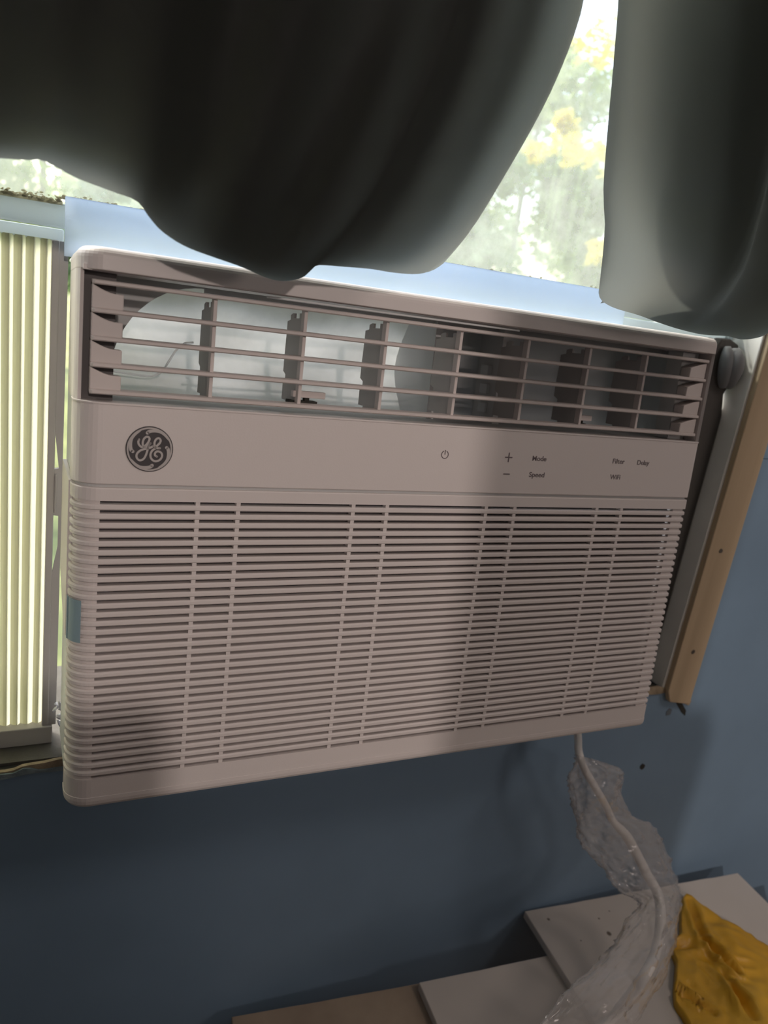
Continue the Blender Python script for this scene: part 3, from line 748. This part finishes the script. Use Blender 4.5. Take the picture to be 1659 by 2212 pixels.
# yellow crumpled bag
M_yel = boardmat('yellow_plastic', (.62, .33, .02), (.80, .46, .035), 7, [])
def crumple(name, outline_px, Z, h, m_, creases, label, cat, seed=0, n=60):
    bm = bmesh.new(); P = [atz(x, y, Z) for x, y in outline_px]; cx = sum((p for p in P), Vector())/len(P)
    V = []; P = resample(P+[P[0]], 97)[:-1]
    K = 34
    ctr = bm.verts.new(cx)
    rings = []
    for j in range(1, K+1):
        t = j/K; ring = []
        for p in P: ring.append(bm.verts.new(cx.lerp(p, t)))
        rings.append(ring)
    nP = len(P)
    for i in range(nP):
        bm.faces.new((ctr, rings[0][i], rings[0][(i+1) % nP]))
        for j in range(K-1): bm.faces.new((rings[j][i], rings[j+1][i], rings[j+1][(i+1) % nP], rings[j][(i+1) % nP]))
    for v in bm.verts:
        q = v.co; 
        hh_ = 0
        w1 = noise.noise(Vector((q.x*22, q.y*22, seed))); w2 = noise.noise(Vector((q.x*60, q.y*60, seed+5)))
        hh_ = h*(.55+.5*w1)+.25*h*(1-abs(w2)*2)
        for (a, b, dep, wd_) in creases:
            ab = b-a; tt = max(0, min(1, (q-a).dot(ab)/ab.length_squared)); dd = (q-(a+ab*tt)); dd.z = 0
            hh_ -= dep*math.exp(-(dd.length/wd_)**2)*math.sin(math.pi*(.15+.7*tt))
            hh_ += dep*.7*math.exp(-((dd.length-wd_*2.0)/wd_)**2)*math.sin(math.pi*(.15+.7*tt))
        v.co.z = Z+max(.0006, hh_)
    for r in rings[-1]: r.co.z = Z+.0006
    o = fin(bm, name, m_, smooth=True, origin=True); tag(o, label, cat)
    s = o.modifiers.new('solid', 'SOLIDIFY'); s.thickness = .0005; s.offset = -1
    return o
def cr(x0, y0, x1, y1, d=.006, w_=.004): return (atz(x0, y0, ZTOP), atz(x1, y1, ZTOP), d, w_)
crumple('yellow_bag', [(1478, 1937), (1490, 1940), (1520, 1962), (1560, 1995), (1610, 2022), (1665, 2055), (1740, 2090), (1800, 2200), (1790, 2320), (1640, 2330), (1490, 2290), (1485, 2230), (1470, 2200), (1455, 2180), (1452, 2150), (1457, 2085), (1448, 2065), (1452, 2040), (1466, 2030), (1466, 1975), (1470, 1945)],
        ZTOP, .010, M_yel, [cr(1485, 1950, 1515, 2040, .006, .004), cr(1515, 2040, 1590, 2110, .010, .003), cr(1450, 2055, 1490, 2050, .006, .004), cr(1580, 2150, 1620, 2210, .010, .004), cr(1460, 2150, 1540, 2200, .009, .003), cr(1560, 2110, 1600, 2200, .004, .003)],
        'crumpled mustard yellow plastic bag on the upper white board', 'bag', seed=2)

# power cord inside its clear shipping bag
def along(pxy): return [Vector(aty(x, y, Y)) for x, y, Y in pxy]
cord_px = [(1248, 1585, .030), (1250, 1622, .020), (1262, 1660, .012), (1285, 1700, .008), (1308, 1740, .004), (1325, 1775, .000), (1352, 1805, -.005), (1375, 1845, -.012), (1398, 1890, -.020), (1420, 1930, -.030), (1427, 1980, -.045), (1418, 2050, -.062), (1390, 2110, -.085)]
cl = along(cord_px); end = atz(1330, 2190, ZTOP+.012); cl.append(end); cl.append(atz(1260, 2270, ZTOP+.008))
cl.insert(0, Vector((cl[0].x-.001, .048, cl[0].z+.034)))
cpts = spline(cl, 8)
bm = bmesh.new(); tube(bm, cpts, [.0036 if i < 48 else .0036+.0012*min(1, (i-48)/8) for i in range(len(cpts))], 12)
o = fin(bm, 'power_cord', M_cord, smooth=True, origin=True); tag(o, 'white power cord hanging from under the air conditioner inside clear plastic', 'power cord')
Mp = bpy.data.materials.new('clear_film'); Mp.use_nodes = True; N = Mp.node_tree.nodes; L = Mp.node_tree.links; N.clear()
out = N.new('ShaderNodeOutputMaterial'); tr = N.new('ShaderNodeBsdfTransparent'); pb = N.new('ShaderNodeBsdfPrincipled'); mx = N.new('ShaderNodeMixShader')
pb.inputs['Base Color'].default_value = (.64, .62, .61, 1); pb.inputs['Coat Weight'].default_value = 1.0; pb.inputs['Coat Roughness'].default_value = .04; pb.inputs['Roughness'].default_value = .10; pb.inputs['Specular IOR Level'].default_value = 1.0
lw = N.new('ShaderNodeLayerWeight'); lw.inputs[0].default_value = .35; mr = N.new('ShaderNodeMapRange'); mr.inputs['To Min'].default_value = .21; mr.inputs['To Max'].default_value = .68
L.new(lw.outputs['Facing'], mr.inputs[0]); L.new(mr.outputs[0], mx.inputs[0]); L.new(tr.outputs[0], mx.inputs[1]); L.new(pb.outputs[0], mx.inputs[2]); L.new(mx.outputs[0], out.inputs[0])
# bag from left/right outline pairs
pairs = [((1252, 1632), (1282, 1640), .016), ((1238, 1672), (1334, 1664), .010), ((1240, 1720), (1338, 1700), .006), ((1250, 1770), (1352, 1755), .002), ((1256, 1815), (1402, 1785), -.002),
         ((1292, 1855), (1430, 1830), -.008), ((1318, 1890), (1447, 1880), -.016), ((1345, 1925), (1460, 1912), -.026), ((1385, 1950), (1466, 1945), -.036), ((1362, 1985), (1462, 1990), -.048),
         ((1330, 2040), (1452, 2045), -.062), ((1290, 2085), (1435, 2095), -.078), ((1230, 2140), (1400, 2160), -.096), ((1180, 2200), (1362, 2215), -.105), ((1130, 2260), (1320, 2290), -.112)]
Lp = spline([aty(a[0], a[1], y) for a, b, y in pairs], 12); Rp = spline([aty(b[0], b[1], y) for a, b, y in pairs], 12)
bm = bmesh.new(); rings = []; nR = 72
for i, (a, b) in enumerate(zip(Lp, Rp)):
    c = (a+b)/2; h = (b-a)/2; back = (c-CAM).normalized(); ring = []
    rad = h.length
    for k in range(nR):
        th = 2*math.pi*k/nR
        p = c + h*math.cos(th) + back*math.sin(th)*min(rad, .018)*.75
        q = Vector((i*.085, math.cos(th)*2.0, math.sin(th)*2.0))
        n_ = noise.noise(q*1.1); r1 = 1-abs(noise.noise(q*1.6+Vector((9, 2, 1))))*2.4; r2 = 1-abs(noise.noise(Vector((i*.05+k*.11, k*.45, 4.))))*2.6
        r3 = 1-abs(noise.noise(Vector((i*.21-k*.16, k*.30+i*.05, 8.))))*3.2
        s = .0010*max(0, r3)**2+.0040*n_+.0026*max(0, r1)**2+.0026*max(0, r2)**3
        p += (p-c).normalized()*s*1.3
        if p.z < ZTOP+.0012 and p.y < .05: p.z = ZTOP+.0012+.002*max(0, n_)
        ring.append(bm.verts.new(p))
    rings.append(ring)
for a, b in zip(rings, rings[1:]):
    for k in range(nR): bm.faces.new((a[k], a[(k+1) % nR], b[(k+1) % nR], b[k]))
o = fin(bm, 'clear_plastic_bag', Mp, smooth=True, origin=True); tag(o, 'clear crinkled plastic bag around the hanging power cord', 'plastic bag')

# ================================================================== OUTSIDE
M_grass = mat('lawn', (.34, .36, .13), .9, var=.3, vscale=2)
bm = bmesh.new(); nx = 24
V = [[bm.verts.new((-20+60*i/nx, .6+40*j/nx, -2.2+.05*j+.35*noise.noise(Vector((i*.7, j*.7, 0))))) for i in range(nx+1)] for j in range(nx+1)]
for j in range(nx):
    for i in range(nx): bm.faces.new((V[j][i], V[j][i+1], V[j+1][i+1], V[j+1][i]))
tag(fin(bm, 'lawn', M_grass, smooth=True), 'pale green lawn outside the window', kind='structure')
M_lg = mat('leaf_green', (.30, .40, .16), .6, trans=.45, tcol=(.5, .62, .2))
M_lp = mat('leaf_pale', (.42, .50, .34), .6, trans=.4, tcol=(.6, .72, .4))
M_ly = mat('leaf_yellow', (.85, .72, .06), .6, trans=.4, tcol=(1, .9, .1))
M_bark = mat('bark', (.36, .34, .26), .9, var=.3, vscale=12)
def leaves(n, R, leaf, seed, clump=26):
    rs = random.Random(seed); verts = []; faces = []
    cl_ = []
    for i in range(clump):
        while True:
            p = Vector((rs.uniform(-1, 1), rs.uniform(-1, 1), rs.uniform(-1, 1)))
            if .25 < p.length < 1: break
        cl_.append((Vector((p.x*R[0], p.y*R[1], p.z*R[2])), rs.uniform(.22, .42)*min(R)))
    for i in range(n):
        c, r = rs.choice(cl_); d = Vector((rs.gauss(0, 1), rs.gauss(0, 1), rs.gauss(0, 1))).normalized()*r*rs.random()**.35
        p = c+d; a = Vector((rs.gauss(0, 1), rs.gauss(0, 1), rs.gauss(0, 1))).normalized(); b = a.orthogonal().normalized(); s = leaf*rs.uniform(.6, 1.3)
        k = len(verts); verts += [p-a*s, p+b*s*.45, p+a*s, p-b*s*.45]; faces.append((k, k+1, k+2, k+3))
    me = bpy.data.meshes.new('foliage'); me.from_pydata([tuple(v) for v in verts], [], faces); return me
def tree(name, loc, R, hgt, m_, seed, label, n=9000, leaf=.05):
    t = empty(name, loc); tag(t, label, 'tree' if 'tree' in name else 'shrub', 'greenery outside the window' if 'tree' in name else None)
    me = leaves(n, R, leaf, seed); me.materials.append(m_); o = link('foliage', me, None, t, (0, 0, hgt)); o['kind'] = 'stuff'
    bm = bmesh.new(); tube(bm, [(0, 0, 0), (.05, .02, hgt*.5), (0, 0, hgt), (.1, 0, hgt+R[2]*.6)], [.06, .05, .04, .02], 8); fin(bm, 'trunk', M_bark, t, smooth=True)
    return t
def groundz(x, y): return -2.2+.05*(y-.6)/40*24
def dirpos(px, py, Y): return aty(px, py, Y)
lab = {'p': 'pale green leafy tree blurred beyond the dirty window glass', 'g': 'mid green leafy tree blurred beyond the dirty window glass'}
k = 0
for (Y, xs2, R, zc) in ((8.0, (-5.6, -2.0, 1.6, 5.2, 8.8, 12.4), (1.7, 1.3, 2.4), 1.3), (12.6, (-5.6, 0, 5.6, 11.2), (2.3, 1.5, 3.5), 3.0)):
    for x in xs2:
        g = groundz(x, Y); kk = 'pg'[k % 2]
        tree('leafy_tree', (x, Y, g), R, zc-g, M_lp if kk == 'p' else M_lg, 20+k, lab[kk], n=13000, leaf=.085); k += 1
sprays = ((1222, 265, .08, 'small yellow spray outside, first above the large clump between the curtains'), (1225, 322, .13, 'yellow clump outside, left half of the pair mid-height between the curtains'),
          (1290, 340, .17, 'yellow clump outside against the right curtain, mid-height'), (1285, 95, .18, 'yellow spray outside near the top of the gap between the curtains'),
          (1330, 30, .28, 'broad yellow foliage outside at the very top of the gap'), (1300, 545, .18, 'yellow foliage outside low in the gap against the right curtain'), (1160, 330, .10, 'faint yellow spray outside beside the left curtain edge'))
for i, (px, py, r, lb) in enumerate(sprays):
    p = aty(px, py, 4.2+.3*i); g = groundz(p.x, p.y)
    t = empty('yellow_spray', tuple(p)); tag(t, lb, 'foliage', 'yellow sprays outside the window')
    me = leaves(240, (r*1.2, r, r*.8), .04, 60+i); me.materials.append(M_ly); o = link('blossom', me, None, t); o['kind'] = 'stuff'
    bm = bmesh.new(); tube(bm, [(0, 0, g-p.z), (.05, .1, (g-p.z)*.4), (0, 0, -r*.6)], [.010, .006, .003], 6); fin(bm, 'stem', M_lg, t, smooth=True)

# ================================================================== UNSEEN BLOCKERS ADDED BEHIND THE CAMERA TO SHADE WALL AND UNIT
bl = bmesh.new()
box(bl, -.0756, .170, -.76, -.745, FZ, 1.2)  # added upright slab, casts the shadow band on the unit's right half
tag(fin(bl, 'tall_light_blocker', M_room, bevel=.003, origin=True), 'narrow grey upright slab added out of view to cast a shadow band', 'light_blocker')

bm = bmesh.new()
box(bm, -.80, .24, -.66, -.60, FZ, .042)  # added low slab, keeps lamp light off the wall under the unit
tag(fin(bm, 'low_light_blocker', M_brownwood, bevel=.006, origin=True), 'dark wooden low slab added out of view to shade the lower wall', 'low_light_blocker')
bm = bmesh.new(); box(bm, -.78, -.215, -.66, -.605, .0421, .118)  # added block, darkens the unit's lower left corner
tag(fin(bm, 'corner_light_blocker', M_room, bevel=.015, origin=True), 'grey block added out of view to shade the lower left of the unit', 'corner_light_blocker')
